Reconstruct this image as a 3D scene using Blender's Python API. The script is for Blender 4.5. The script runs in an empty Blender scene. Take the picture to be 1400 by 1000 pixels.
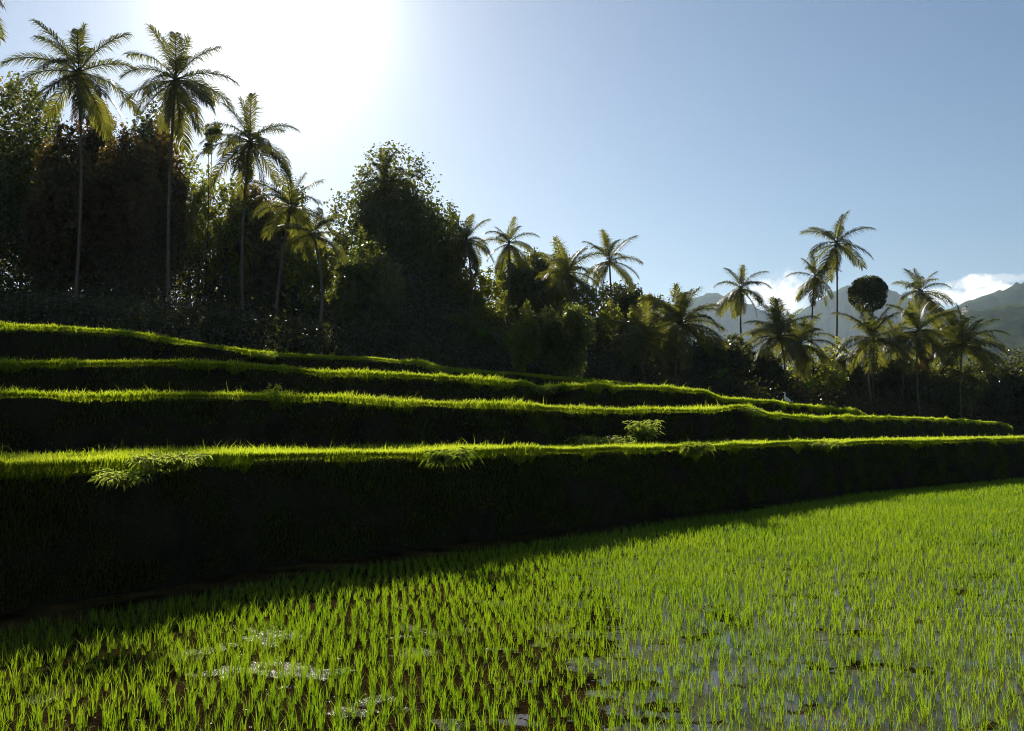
import bpy, math, random
import numpy as np
from mathutils import Vector, Matrix

random.seed(7)
RNG = np.random.default_rng(7)
scene = bpy.context.scene
COL = scene.collection
R = math.radians

# ------------------------------------------------------------------ camera model
F = 700.0 / math.tan(R(30.0))          # focal length in photo pixels (1400 wide)
EYE = 2.0
HORIZON = 588.0
PITCH = math.atan((HORIZON - 500.0) / F)
CP, SP = math.cos(PITCH), math.sin(PITCH)


def world(px, py, depth):
    """the point at distance depth (along +Y) seen at photo pixel px, py"""
    u, v = (px - 700.0) / F, (500.0 - py) / F
    dy = CP - v * SP
    dz = SP + v * CP
    return np.array([u * depth / dy, depth, EYE + dz * depth / dy])


SUN_AZ, SUN_EL = R(-15.5), R(26.0)
SUN_DIR = Vector((math.sin(SUN_AZ) * math.cos(SUN_EL), math.cos(SUN_AZ) * math.cos(SUN_EL), math.sin(SUN_EL)))

# ------------------------------------------------------------------ mesh helpers


def raw_mesh(name, V, quads=None, tris=None, smooth=False):
    V = np.asarray(V, dtype=np.float32).reshape(-1, 3)
    nq = 0 if quads is None else len(quads)
    nt = 0 if tris is None else len(tris)
    me = bpy.data.meshes.new(name)
    me.vertices.add(len(V))
    me.vertices.foreach_set('co', V.ravel())
    idx = []
    if nq:
        idx.append(np.asarray(quads, dtype=np.int32).ravel())
    if nt:
        idx.append(np.asarray(tris, dtype=np.int32).ravel())
    idx = np.concatenate(idx)
    me.loops.add(len(idx))
    me.loops.foreach_set('vertex_index', idx)
    me.polygons.add(nq + nt)
    starts = np.concatenate([np.arange(nq, dtype=np.int32) * 4, nq * 4 + np.arange(nt, dtype=np.int32) * 3])
    me.polygons.foreach_set('loop_start', starts)
    me.polygons.foreach_set('use_smooth', np.full(nq + nt, smooth, dtype=bool))
    me.update(calc_edges=True)
    return me


def link(name, me, mat, parent=None, loc=None):
    o = bpy.data.objects.new(name, me)
    COL.objects.link(o)
    if me is not None and mat is not None and len(me.materials) == 0:
        me.materials.append(mat)
    if parent is not None:
        o.parent = parent
    if loc is not None:
        o.location = loc
    return o


def empty(name, loc):
    o = bpy.data.objects.new(name, None)
    o.empty_display_size = 0.3
    COL.objects.link(o)
    o.location = loc
    return o


def tag(o, label, cat, group=None):
    o['label'] = label
    o['category'] = cat
    if group:
        o['group'] = group
    return o


def kind(o, k):
    o['kind'] = k
    return o


class MB:
    """collects quads and triangles"""

    def __init__(self):
        self.V, self.Q, self.T, self.n = [], [], [], 0

    def add(self, V, Q=None, T=None):
        V = np.asarray(V, dtype=float).reshape(-1, 3)
        if Q is not None and len(Q):
            self.Q.append(np.asarray(Q) + self.n)
        if T is not None and len(T):
            self.T.append(np.asarray(T) + self.n)
        self.V.append(V)
        self.n += len(V)

    def mesh(self, name, smooth=False):
        return raw_mesh(name, np.concatenate(self.V), np.concatenate(self.Q) if self.Q else None,
                        np.concatenate(self.T) if self.T else None, smooth)


def tube(path, radii, n=8, cap=True, squash=1.0):
    path = np.asarray(path, float)
    m = len(path)
    tang = np.gradient(path, axis=0)
    tang /= np.linalg.norm(tang, axis=1)[:, None] + 1e-9
    ref = np.array([0.0, 0.0, 1.0]) if abs(tang[0][2]) < 0.8 else np.array([1.0, 0.0, 0.0])
    V = []
    a = np.linspace(0, 2 * np.pi, n, endpoint=False)
    side = np.cross(tang[0], ref)
    for i in range(m):
        side = side - tang[i] * np.dot(side, tang[i])
        side /= np.linalg.norm(side) + 1e-9
        up = np.cross(side, tang[i])
        V.append(path[i] + radii[i] * (np.cos(a)[:, None] * side * squash + np.sin(a)[:, None] * up))
    V = np.concatenate(V)
    Q = []
    for i in range(m - 1):
        for j in range(n):
            k = (j + 1) % n
            Q.append((i * n + j, i * n + k, (i + 1) * n + k, (i + 1) * n + j))
    T = []
    if cap:
        V = np.concatenate([V, path[:1], path[-1:]])
        for j in range(n):
            k = (j + 1) % n
            T.append((m * n, k, j))
            T.append((m * n + 1, (m - 1) * n + j, (m - 1) * n + k))
    return V, Q, T


def unit(a):
    return a / (np.linalg.norm(a, axis=-1, keepdims=True) + 1e-9)


def blades_arrays(root, h, lean, width, facing=None, curl=0.6):
    """grass blades: root Nx3, h N, lean Nx3 (vector added at the tip, in units of h). 5 verts each."""
    N = len(root)
    if facing is None:
        a = RNG.uniform(0, 2 * np.pi, N)
    else:
        a = facing
    side = np.stack([np.cos(a), np.sin(a), np.zeros(N)], 1) * (width * 0.5)[:, None]
    up = np.zeros((N, 3))
    up[:, 2] = 1
    mid = root + h[:, None] * (up * 0.55 + lean * 0.55 * (1 - curl))
    tip = root + h[:, None] * (up * (1 - 0.18 * np.linalg.norm(lean, axis=1))[:, None] + lean)
    V = np.stack([root - side, root + side, mid + side * 0.85, mid - side * 0.85, tip], 1).reshape(-1, 3)
    b = np.arange(N) * 5
    Q = np.stack([b, b + 1, b + 2, b + 3], 1)
    T = np.stack([b + 3, b + 2, b + 4], 1)
    return V, Q, T


def leaves_arrays(cen, size, nrm, width=0.5):
    """rhombic folded leaves. 4 verts, 2 tris"""
    N = len(cen)
    r = unit(RNG.normal(size=(N, 3)))
    nrm = unit(nrm)
    ax = unit(np.cross(nrm, r))
    ax[:, 2] -= 0.35
    ax = unit(ax)
    sd = unit(np.cross(ax, nrm))
    s = size[:, None]
    fold = nrm * s * 0.08
    V = np.stack([cen - ax * s * 0.5, cen + sd * s * width * 0.5 + fold - ax * s * 0.05,
                  cen + ax * s * 0.5, cen - sd * s * width * 0.5 + fold - ax * s * 0.05], 1).reshape(-1, 3)
    b = np.arange(N) * 4
    T = np.concatenate([np.stack([b, b + 1, b + 2], 1), np.stack([b, b + 2, b + 3], 1)])
    return V, T


# ------------------------------------------------------------------ materials


def new_mat(name):
    m = bpy.data.materials.new(name)
    m.use_nodes = True
    nt = m.node_tree
    for n in list(nt.nodes):
        nt.nodes.remove(n)
    return m, nt, nt.nodes, nt.links


def leaf_mat(name, dark, light, trans_dark, trans_light, mix=0.45, rough=0.4, spec=0.35, noise=0.8):
    """a leaf: glossy skin, diffuse body and light that comes through; tint varies per leaf and in patches"""
    m, nt, N, L = new_mat(name)
    out = N.new('ShaderNodeOutputMaterial')
    geo = N.new('ShaderNodeNewGeometry')
    tc = N.new('ShaderNodeTexCoord')
    nz = N.new('ShaderNodeTexNoise')
    nz.inputs['Scale'].default_value = noise
    nz.inputs['Detail'].default_value = 2
    L.new(tc.outputs['Object'], nz.inputs['Vector'])
    add = N.new('ShaderNodeMath')
    add.operation = 'MULTIPLY_ADD'
    add.inputs[1].default_value = 0.5
    L.new(geo.outputs['Random Per Island'], add.inputs[0])
    sub = N.new('ShaderNodeMath')
    sub.operation = 'MULTIPLY_ADD'
    sub.inputs[1].default_value = 1.3
    sub.inputs[2].default_value = -0.4
    L.new(nz.outputs['Fac'], sub.inputs[0])
    L.new(sub.outputs[0], add.inputs[2])
    cl = N.new('ShaderNodeClamp')
    L.new(add.outputs[0], cl.inputs['Value'])
    c1 = N.new('ShaderNodeMixRGB')
    c1.inputs[1].default_value = (*dark, 1)
    c1.inputs[2].default_value = (*light, 1)
    L.new(cl.outputs[0], c1.inputs[0])
    c2 = N.new('ShaderNodeMixRGB')
    c2.inputs[1].default_value = (*trans_dark, 1)
    c2.inputs[2].default_value = (*trans_light, 1)
    L.new(cl.outputs[0], c2.inputs[0])
    p = N.new('ShaderNodeBsdfPrincipled')
    p.inputs['Roughness'].default_value = rough
    p.inputs['Specular IOR Level'].default_value = spec
    L.new(c1.outputs[0], p.inputs['Base Color'])
    t = N.new('ShaderNodeBsdfTranslucent')
    L.new(c2.outputs[0], t.inputs['Color'])
    mx = N.new('ShaderNodeMixShader')
    mx.inputs[0].default_value = mix
    L.new(p.outputs[0], mx.inputs[1])
    L.new(t.outputs[0], mx.inputs[2])
    L.new(mx.outputs[0], out.inputs[0])
    return m


def noise_mat(name, stops, scale=2.0, rough=0.85, bump=0.3, bump_scale=12.0, spec=0.2, detail=6):
    m, nt, N, L = new_mat(name)
    out = N.new('ShaderNodeOutputMaterial')
    tc = N.new('ShaderNodeTexCoord')
    nz = N.new('ShaderNodeTexNoise')
    nz.inputs['Scale'].default_value = scale
    nz.inputs['Detail'].default_value = detail
    L.new(tc.outputs['Object'], nz.inputs['Vector'])
    rp = N.new('ShaderNodeValToRGB')
    el = rp.color_ramp.elements
    el[0].position, el[0].color = stops[0][0], (*stops[0][1], 1)
    el[1].position, el[1].color = stops[-1][0], (*stops[-1][1], 1)
    for pos, c in stops[1:-1]:
        e = el.new(pos)
        e.color = (*c, 1)
    L.new(nz.outputs['Fac'], rp.inputs[0])
    p = N.new('ShaderNodeBsdfPrincipled')
    p.inputs['Roughness'].default_value = rough
    p.inputs['Specular IOR Level'].default_value = spec
    L.new(rp.outputs[0], p.inputs['Base Color'])
    if bump:
        b = N.new('ShaderNodeTexNoise')
        b.inputs['Scale'].default_value = bump_scale
        b.inputs['Detail'].default_value = 4
        L.new(tc.outputs['Object'], b.inputs['Vector'])
        bp = N.new('ShaderNodeBump')
        bp.inputs['Strength'].default_value = bump
        bp.inputs['Distance'].default_value = 0.1
        L.new(b.outputs['Fac'], bp.inputs['Height'])
        L.new(bp.outputs[0], p.inputs['Normal'])
    L.new(p.outputs[0], out.inputs[0])
    return m


def bark_mat(name, a, b, rings=0.0):
    m, nt, N, L = new_mat(name)
    out = N.new('ShaderNodeOutputMaterial')
    tc = N.new('ShaderNodeTexCoord')
    nz = N.new('ShaderNodeTexNoise')
    nz.inputs['Scale'].default_value = 3.5
    nz.inputs['Detail'].default_value = 5
    L.new(tc.outputs['Object'], nz.inputs['Vector'])
    wv = N.new('ShaderNodeTexWave')
    wv.bands_direction = 'Z'
    wv.inputs['Scale'].default_value = 2.2
    wv.inputs['Distortion'].default_value = 1.5
    wv.inputs['Detail'].default_value = 2
    L.new(tc.outputs['Object'], wv.inputs['Vector'])
    mxf = N.new('ShaderNodeMath')
    mxf.operation = 'MULTIPLY_ADD'
    mxf.inputs[1].default_value = rings
    L.new(wv.outputs['Fac'], mxf.inputs[0])
    L.new(nz.outputs['Fac'], mxf.inputs[2])
    mx = N.new('ShaderNodeMixRGB')
    mx.inputs[1].default_value = (*a, 1)
    mx.inputs[2].default_value = (*b, 1)
    L.new(mxf.outputs[0], mx.inputs[0])
    p = N.new('ShaderNodeBsdfPrincipled')
    p.inputs['Roughness'].default_value = 0.85
    p.inputs['Specular IOR Level'].default_value = 0.2
    L.new(mx.outputs[0], p.inputs['Base Color'])
    bp = N.new('ShaderNodeBump')
    bp.inputs['Strength'].default_value = 0.4
    bp.inputs['Distance'].default_value = 0.05
    L.new(mxf.outputs[0], bp.inputs['Height'])
    L.new(bp.outputs[0], p.inputs['Normal'])
    L.new(p.outputs[0], out.inputs[0])
    return m


M = {}
M['rice'] = leaf_mat('rice_leaf', (0.045, 0.105, 0.010), (0.10, 0.16, 0.014), (0.14, 0.29, 0.006), (0.37, 0.50, 0.012), mix=0.55, rough=0.45, spec=0.25, noise=0.35)
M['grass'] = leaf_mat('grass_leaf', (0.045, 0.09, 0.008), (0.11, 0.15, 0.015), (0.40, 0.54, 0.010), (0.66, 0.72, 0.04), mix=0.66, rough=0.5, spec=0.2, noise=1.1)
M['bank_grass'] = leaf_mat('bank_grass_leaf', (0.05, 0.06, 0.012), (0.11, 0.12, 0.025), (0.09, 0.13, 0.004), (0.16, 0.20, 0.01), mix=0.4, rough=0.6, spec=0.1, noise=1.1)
M['weed'] = leaf_mat('weed_leaf', (0.04, 0.08, 0.012), (0.09, 0.13, 0.03), (0.30, 0.44, 0.02), (0.60, 0.64, 0.12), mix=0.55, rough=0.35, spec=0.35)
M['frond'] = leaf_mat('palm_leaflet', (0.018, 0.035, 0.008), (0.05, 0.06, 0.015), (0.14, 0.18, 0.010), (0.42, 0.39, 0.06), mix=0.45, rough=0.45, spec=0.2, noise=0.9)
M['dry_frond'] = leaf_mat('dry_palm_leaflet', (0.06, 0.04, 0.02), (0.13, 0.09, 0.045), (0.10, 0.06, 0.02), (0.22, 0.13, 0.05), mix=0.3, rough=0.6, spec=0.1, noise=0.9)
M['rachis'] = noise_mat('palm_rachis', [(0.3, (0.05, 0.05, 0.015)), (0.7, (0.12, 0.10, 0.03))], 4, 0.5, 0)
M['leaf_dark'] = leaf_mat('leaf_dark_green', (0.034, 0.038, 0.014), (0.075, 0.075, 0.024), (0.04, 0.06, 0.004), (0.20, 0.21, 0.025), mix=0.4, rough=0.3, spec=0.45, noise=0.5)
M['leaf_mid'] = leaf_mat('leaf_mid_green', (0.036, 0.046, 0.012), (0.085, 0.092, 0.024), (0.08, 0.12, 0.006), (0.32, 0.34, 0.04), mix=0.45, rough=0.32, spec=0.45, noise=0.6)
M['leaf_light'] = leaf_mat('leaf_yellow_green', (0.045, 0.06, 0.012), (0.11, 0.115, 0.025), (0.20, 0.26, 0.008), (0.56, 0.54, 0.07), mix=0.5, rough=0.27, spec=0.55, noise=0.6)
M['leaf_flare'] = leaf_mat('leaf_flare_warmed', (0.046, 0.034, 0.013), (0.095, 0.070, 0.026), (0.15, 0.10, 0.012), (0.44, 0.29, 0.05), mix=0.45, rough=0.35, spec=0.4, noise=0.6)  # reddish lens-flare veil painted into the leaf colour
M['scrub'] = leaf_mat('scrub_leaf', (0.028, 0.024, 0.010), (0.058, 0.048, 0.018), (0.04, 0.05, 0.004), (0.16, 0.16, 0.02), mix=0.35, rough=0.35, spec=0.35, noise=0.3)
M['banana'] = leaf_mat('banana_leaf', (0.03, 0.06, 0.010), (0.06, 0.10, 0.015), (0.12, 0.25, 0.01), (0.30, 0.42, 0.03), mix=0.4, rough=0.22, spec=0.6)
M['bark'] = bark_mat('tree_bark', (0.030, 0.024, 0.018), (0.09, 0.075, 0.055))
M['palm_bark'] = bark_mat('palm_bark', (0.075, 0.052, 0.033), (0.17, 0.125, 0.08), rings=0.5)
M['coconut'] = noise_mat('coconut_husk', [(0.3, (0.10, 0.07, 0.02)), (0.7, (0.20, 0.13, 0.04))], 5, 0.5, 0.1)
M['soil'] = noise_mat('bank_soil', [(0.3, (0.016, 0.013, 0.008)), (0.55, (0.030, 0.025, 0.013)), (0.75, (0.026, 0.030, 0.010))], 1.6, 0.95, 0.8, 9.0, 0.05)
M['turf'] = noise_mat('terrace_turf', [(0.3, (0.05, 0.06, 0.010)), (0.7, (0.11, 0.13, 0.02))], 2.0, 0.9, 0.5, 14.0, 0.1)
M['ground'] = noise_mat('valley_ground', [(0.3, (0.03, 0.035, 0.012)), (0.7, (0.06, 0.07, 0.02))], 0.05, 0.95, 0.2, 1.0, 0.1)
M['forest_floor'] = noise_mat('forest_floor', [(0.3, (0.012, 0.010, 0.006)), (0.7, (0.030, 0.028, 0.012))], 0.8, 0.95, 0.6, 5.0, 0.05)
M['feather'] = noise_mat('white_feather', [(0.3, (0.78, 0.77, 0.74)), (0.7, (0.86, 0.85, 0.82))], 8, 0.6, 0)
M['beak'] = noise_mat('beak_horn', [(0.3, (0.45, 0.30, 0.05)), (0.7, (0.55, 0.38, 0.08))], 8, 0.4, 0)
M['leg'] = noise_mat('bird_leg_skin', [(0.3, (0.03, 0.03, 0.025)), (0.7, (0.05, 0.05, 0.04))], 8, 0.6, 0)


def water_mat():
    m, nt, N, L = new_mat('paddy_water')
    out = N.new('ShaderNodeOutputMaterial')
    tc = N.new('ShaderNodeTexCoord')
    nz = N.new('ShaderNodeTexNoise')
    nz.inputs['Scale'].default_value = 1.7
    nz.inputs['Detail'].default_value = 7
    L.new(tc.outputs['Object'], nz.inputs['Vector'])
    rp = N.new('ShaderNodeValToRGB')
    e = rp.color_ramp.elements
    e[0].position, e[0].color = 0.33, (0.012, 0.008, 0.003, 1)
    e[1].position, e[1].color = 0.70, (0.090, 0.054, 0.018, 1)
    L.new(nz.outputs['Fac'], rp.inputs[0])
    p = N.new('ShaderNodeBsdfPrincipled')
    p.inputs['IOR'].default_value = 1.33
    L.new(rp.outputs[0], p.inputs['Base Color'])
    # open water stands in the deeper corner and in a few pools; elsewhere it is wet mud
    nm = N.new('ShaderNodeTexNoise')
    nm.inputs['Scale'].default_value = 1.5
    nm.inputs['Detail'].default_value = 6
    nm.inputs['Roughness'].default_value = 0.6
    L.new(tc.outputs['Object'], nm.inputs['Vector'])
    sx = N.new('ShaderNodeSeparateXYZ')
    L.new(tc.outputs['Object'], sx.inputs[0])

    def mth(op, a, b=None, c=None):
        n_ = N.new('ShaderNodeMath')
        n_.operation = op
        for i, v in enumerate((a, b, c)):
            if isinstance(v, (int, float)):
                n_.inputs[i].default_value = v
            elif v is not None:
                L.new(v, n_.inputs[i])
        return n_.outputs[0]
    deep = mth('MULTIPLY', mth('SUBTRACT', sx.outputs[0], 0.6), 0.16)
    deep = mth('MINIMUM', mth('MAXIMUM', deep, -0.07), 0.12)
    dx, dy = mth('SUBTRACT', sx.outputs[0], -2.2), mth('SUBTRACT', sx.outputs[1], 8.1)
    pool = mth('SUBTRACT', 0.03, mth('MULTIPLY', mth('ADD', mth('MULTIPLY', dx, dx), mth('MULTIPLY', dy, dy)), 0.07))
    deep = mth('MAXIMUM', deep, mth('MINIMUM', pool, -0.02))
    wet = mth('ADD', nm.outputs['Fac'], deep)
    fleck = N.new('ShaderNodeTexNoise')
    fleck.inputs['Scale'].default_value = 16
    fleck.inputs['Detail'].default_value = 2
    L.new(tc.outputs['Object'], fleck.inputs['Vector'])
    wet = mth('MAXIMUM', wet, mth('MULTIPLY', mth('SUBTRACT', fleck.outputs['Fac'], 0.0), 0.78))
    rr = N.new('ShaderNodeMapRange')
    rr.inputs[1].default_value = 0.515
    rr.inputs[2].default_value = 0.535
    L.new(wet, rr.inputs[0])
    p.inputs['Roughness'].default_value = 0.045
    b1 = N.new('ShaderNodeTexNoise')
    b1.inputs['Scale'].default_value = 55
    b1.inputs['Detail'].default_value = 2
    L.new(tc.outputs['Object'], b1.inputs['Vector'])
    cal = N.new('ShaderNodeTexNoise')
    cal.inputs['Scale'].default_value = 2.6
    cal.inputs['Detail'].default_value = 3
    L.new(tc.outputs['Object'], cal.inputs['Vector'])
    st = N.new('ShaderNodeMapRange')
    st.inputs[1].default_value = 0.42
    st.inputs[2].default_value = 0.70
    st.inputs[3].default_value = 0.02
    st.inputs[4].default_value = 0.75
    L.new(cal.outputs['Fac'], st.inputs[0])
    bp = N.new('ShaderNodeBump')
    bp.inputs['Distance'].default_value = 0.02
    L.new(st.outputs[0], bp.inputs['Strength'])
    L.new(b1.outputs['Fac'], bp.inputs['Height'])
    L.new(bp.outputs[0], p.inputs['Normal'])
    mud = N.new('ShaderNodeBsdfDiffuse')
    mud.inputs['Roughness'].default_value = 0.6
    L.new(rp.outputs[0], mud.inputs['Color'])
    b2 = N.new('ShaderNodeTexNoise')
    b2.inputs['Scale'].default_value = 22
    b2.inputs['Detail'].default_value = 5
    L.new(tc.outputs['Object'], b2.inputs['Vector'])
    bp2 = N.new('ShaderNodeBump')
    bp2.inputs['Strength'].default_value = 0.9
    bp2.inputs['Distance'].default_value = 0.04
    L.new(b2.outputs['Fac'], bp2.inputs['Height'])
    L.new(bp2.outputs[0], mud.inputs['Normal'])
    ms = N.new('ShaderNodeMixShader')
    L.new(rr.outputs[0], ms.inputs[0])
    L.new(mud.outputs[0], ms.inputs[1])
    L.new(p.outputs[0], ms.inputs[2])
    L.new(ms.outputs[0], out.inputs[0])
    return m


M['water'] = water_mat()

# ------------------------------------------------------------------ ground, water
AWAY = np.array([-0.62, 0.785, 0.0])      # horizontal direction in which the terraces climb


def disc_sheet(name, r, z, rings, n=64):
    V = [(0, 0, z)]
    for rr in rings:
        for i in range(n):
            a = 2 * math.pi * i / n
            V.append((rr * math.cos(a), rr * math.sin(a), z))
    T = [(0, 1 + i, 1 + (i + 1) % n) for i in range(n)]
    Q = []
    for k in range(len(rings) - 1):
        for i in range(n):
            j = (i + 1) % n
            Q.append((1 + k * n + i, 1 + (k + 1) * n + i, 1 + (k + 1) * n + j, 1 + k * n + j))
    return raw_mesh(name, V, Q, T)


kind(link('ground', disc_sheet('ground', 9000, -0.25, [30, 120, 600, 2500, 9000]), M['ground']), 'structure')
wv = np.array([(-40, -14, 0), (70, -14, 0), (70, 75, 0), (-40, 75, 0)], float)
kind(link('water', raw_mesh('water', wv, [(0, 1, 2, 3)]), M['water']), 'structure')

# ------------------------------------------------------------------ terraces


def resample(P, step):
    P = np.asarray(P, float)
    seg = np.linalg.norm(np.diff(P, axis=0), axis=1)
    s = np.concatenate([[0], np.cumsum(seg)])
    n = max(2, int(s[-1] / step))
    t = np.linspace(0, s[-1], n)
    # catmull-like smoothing by small box filter
    out = np.stack([np.interp(t, s, P[:, k]) for k in range(3)], 1)
    k = max(1, int(0.5 / step))
    if k > 1:
        pad = np.concatenate([np.repeat(out[:1], k, 0), out, np.repeat(out[-1:], k, 0)])
        ker = np.ones(2 * k + 1) / (2 * k + 1)
        out = np.stack([np.convolve(pad[:, j], ker, 'valid') for j in range(3)], 1)
    return out


def wobble(n, amp, period):
    """smooth 1-d noise"""
    m = max(3, int(n / period) + 3)
    k = RNG.normal(size=m) * amp
    x = np.linspace(0, m - 1.001, n)
    i = x.astype(int)
    f = x - i
    f = f * f * (3 - 2 * f)
    return k[i] * (1 - f) + k[np.minimum(i + 1, m - 1)] * f


T1 = [(-13, 1.0, 1.6), (-9.5, 5.5, 1.6), (-7.4, 8.0, 1.6), (-5.7, 10.3, 1.6), (-3.8, 13.2, 1.6), (-0.9, 16.3, 1.6), (1.8, 19.4, 1.6),
      (6.0, 24.0, 1.6), (9.3, 28.0, 1.6), (17.6, 35.2, 1.6), (30, 46, 1.6), (50, 66, 1.6), (75, 95, 1.6)]
T2 = [world(*p) for p in [(-700, 541, 10.5), (-250, 541, 13.2), (0, 541, 16.7), (200, 541, 18.5), (400, 545, 20.5), (600, 551, 22.3), (726, 556, 23.3), (744, 561, 24.4),
                          (770, 562, 25.2), (860, 562, 27.5), (960, 561, 29.2), (1020, 559, 31), (1050, 569, 34), (1100, 572, 38),
                          (1200, 572, 46), (1300, 575, 58), (1362, 579, 70), (1376, 582, 75), (1384, 587, 77)]]
T3 = [world(*p) for p in [(-900, 500, 12.5), (-300, 498, 17), (0, 497, 21), (200, 498, 23.5), (300, 501, 24.8), (400, 507, 26), (500, 512, 27.8), (600, 517, 29.5), (715, 525, 31.5),
                          (732, 533, 34), (757, 533, 34), (770, 528, 32.6), (860, 531, 35), (960, 535, 37.5), (985, 546, 38.8), (1050, 551, 42),
                          (1075, 554, 44), (1100, 557, 46), (1165, 562, 52), (1182, 567, 53.5), (1192, 576, 54.2)]]
T4 = [world(*p) for p in [(-900, 447, 16), (-300, 444, 22), (0, 446, 27), (150, 453, 29), (300, 475, 32), (350, 482, 33.3), (420, 489, 35), (500, 491, 37), (575, 496, 39.5),
                          (610, 506, 41), (685, 510, 44), (760, 517, 47), (850, 525, 51), (930, 533, 56)]]

LIPS = []


def terrace(name, P, base_z, width, slope=0.22):
    P = resample(P, 0.18)
    n = len(P)
    P[:, 2] += wobble(n, 0.025, 8)
    P[:, :2] += (-AWAY[:2])[None] * wobble(n, 0.06, 7)[:, None]
    LIPS.append(P.copy())
    rows = []
    fr = [0.0, 0.2, 0.4, 0.6, 0.8, 0.93, 1.0]
    for f in fr:
        h = P[:, 2] - base_z
        q = P.copy()
        bulge = slope * h * (1 - f) + 0.05 * h * math.sin(math.pi * f)
        if f == 1.0:
            bulge = np.zeros(n) - 0.10
        q -= AWAY[None] * bulge[:, None] if np.ndim(bulge) else AWAY[None] * bulge
        q[:, 2] = base_z + h * f
        if 0 < f < 1:
            q -= AWAY[None] * wobble(n, 0.05, 3)[:, None]
            q[:, 2] += wobble(n, 0.03, 3)
        rows.append(q)
    for w in [0.5, 1.5, 4, width]:
        q = P + AWAY[None] * w
        q[:, 2] -= 0.06 if w > 1 else 0.02
        rows.append(q)
    nr = len(rows)
    V = np.concatenate(rows)
    Q, mi = [], []
    for r in range(nr - 1):
        for i in range(n - 1):
            Q.append((r * n + i, r * n + i + 1, (r + 1) * n + i + 1, (r + 1) * n + i))
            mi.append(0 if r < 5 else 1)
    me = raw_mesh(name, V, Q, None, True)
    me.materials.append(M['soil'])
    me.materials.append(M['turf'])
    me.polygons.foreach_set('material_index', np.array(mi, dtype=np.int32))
    # end cap toward the far end
    o = link(name, me, None)
    kind(o, 'structure')
    cap = [r[-1] for r in rows]
    low = cap[-1].copy()
    low[2] = base_z
    m2 = MB()
    ring = cap + [low]
    c = np.mean(ring, axis=0)
    m2.add(ring + [c], None, [(i, (i + 1) % len(ring), len(ring)) for i in range(len(ring))])
    kind(link(name + '_end', m2.mesh(name + '_end'), M['soil']), 'structure')
    return P


L1 = terrace('terrace', T1, -0.1, 16)
L2 = terrace('terrace', T2, 1.5, 11)
L3 = terrace('terrace', T3, 2.4, 9)
L4 = terrace('terrace', T4, 3.4, 17)

# ------------------------------------------------------------------ hillside behind the terraces
BASE = [(-900, 430, 26), (-300, 432, 36), (0, 437, 44), (150, 441, 46), (330, 455, 48), (420, 470, 50), (575, 486, 55), (700, 500, 60), (850, 520, 66), (960, 533, 72),
        (1080, 551, 79), (1165, 559, 86), (1260, 566, 93), (1330, 571, 99), (1400, 577, 104), (1900, 582, 112), (2600, 584, 120)]
BX = np.array([b[0] for b in BASE], float)
BD = np.array([b[2] for b in BASE], float)
BZ = np.array([world(*b)[2] for b in BASE])
SL = np.interp(BX, [0, 600, 1000, 1400], [0.15, 0.12, 0.06, 0.03])


def hill_z(px, d):
    bd, bz, sl = np.interp(px, BX, BD), np.interp(px, BX, BZ), np.interp(px, BX, SL)
    return np.where(d >= bd, bz + sl * (d - bd), bz - 0.55 * (bd - d))


pxs = np.linspace(-900, 2600, 140)
offs = [-8, -4, -2, 0, 5, 12, 22, 40, 70, 120]
rows = []
for of in offs:
    d = np.interp(pxs, BX, BD) + of
    x = (pxs - 700) / F * d
    z = hill_z(pxs, d) + RNG.normal(size=len(pxs)) * 0.1
    if of == 120:
        z = np.full(len(pxs), -1.0)
    rows.append(np.stack([x, d, z], 1))
n = len(pxs)
Q = [(r * n + i, r * n + i + 1, (r + 1) * n + i + 1, (r + 1) * n + i) for r in range(len(rows) - 1) for i in range(n - 1)]
kind(link('hillside', raw_mesh('hillside', np.concatenate(rows), Q, None, True), M['forest_floor']), 'structure')

# ------------------------------------------------------------------ mountains


def mount_mat(name, a, b, scale):
    return noise_mat(name, [(0.35, a), (0.65, b)], scale, 0.95, 0.9, scale * 3, 0.0)


def mountain(name, ridge, dist, front, mat, seed, rough=14):
    rg = np.random.default_rng(seed)
    px = np.array([r[0] for r in ridge], float)
    n = 150
    xs = np.linspace(px[0], px[-1], n)
    zz = np.array([world(r[0], r[1], dist)[2] for r in ridge])
    top = np.interp(xs, px, zz)
    k = np.ones(5) / 5
    top = np.convolve(np.pad(top, 2, mode='edge'), k, 'valid')
    rows = []
    fr = np.linspace(0, 1, 26)
    spur = np.convolve(np.pad(rg.normal(size=n), 6, mode='edge'), np.ones(13) / 13, 'valid') * 3
    for f in list(fr) + [1.25, 1.6]:
        d = dist - front * (1 - f) + spur * rough * 3 * (1 - abs(f - 0.6)) * (1 if f < 1 else 0)
        x = (xs - 700) / F * (dist - front * (1 - f))
        g = (f ** 1.35 if f <= 1 else max(0.0, 1 - (f - 1) * 1.4))
        z = top * g + rg.normal(size=n) * rough * 0.16 * (0.3 + g) + spur * rough * g * (1 - g) * 2.0
        rows.append(np.stack([x, d, z], 1))
    rows[0][:, 2] = -3
    Q = [(r * n + i, r * n + i + 1, (r + 1) * n + i + 1, (r + 1) * n + i) for r in range(len(rows) - 1) for i in range(n - 1)]
    kind(link(name, raw_mesh(name, np.concatenate(rows), Q, None, True), mat), 'structure')


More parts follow.
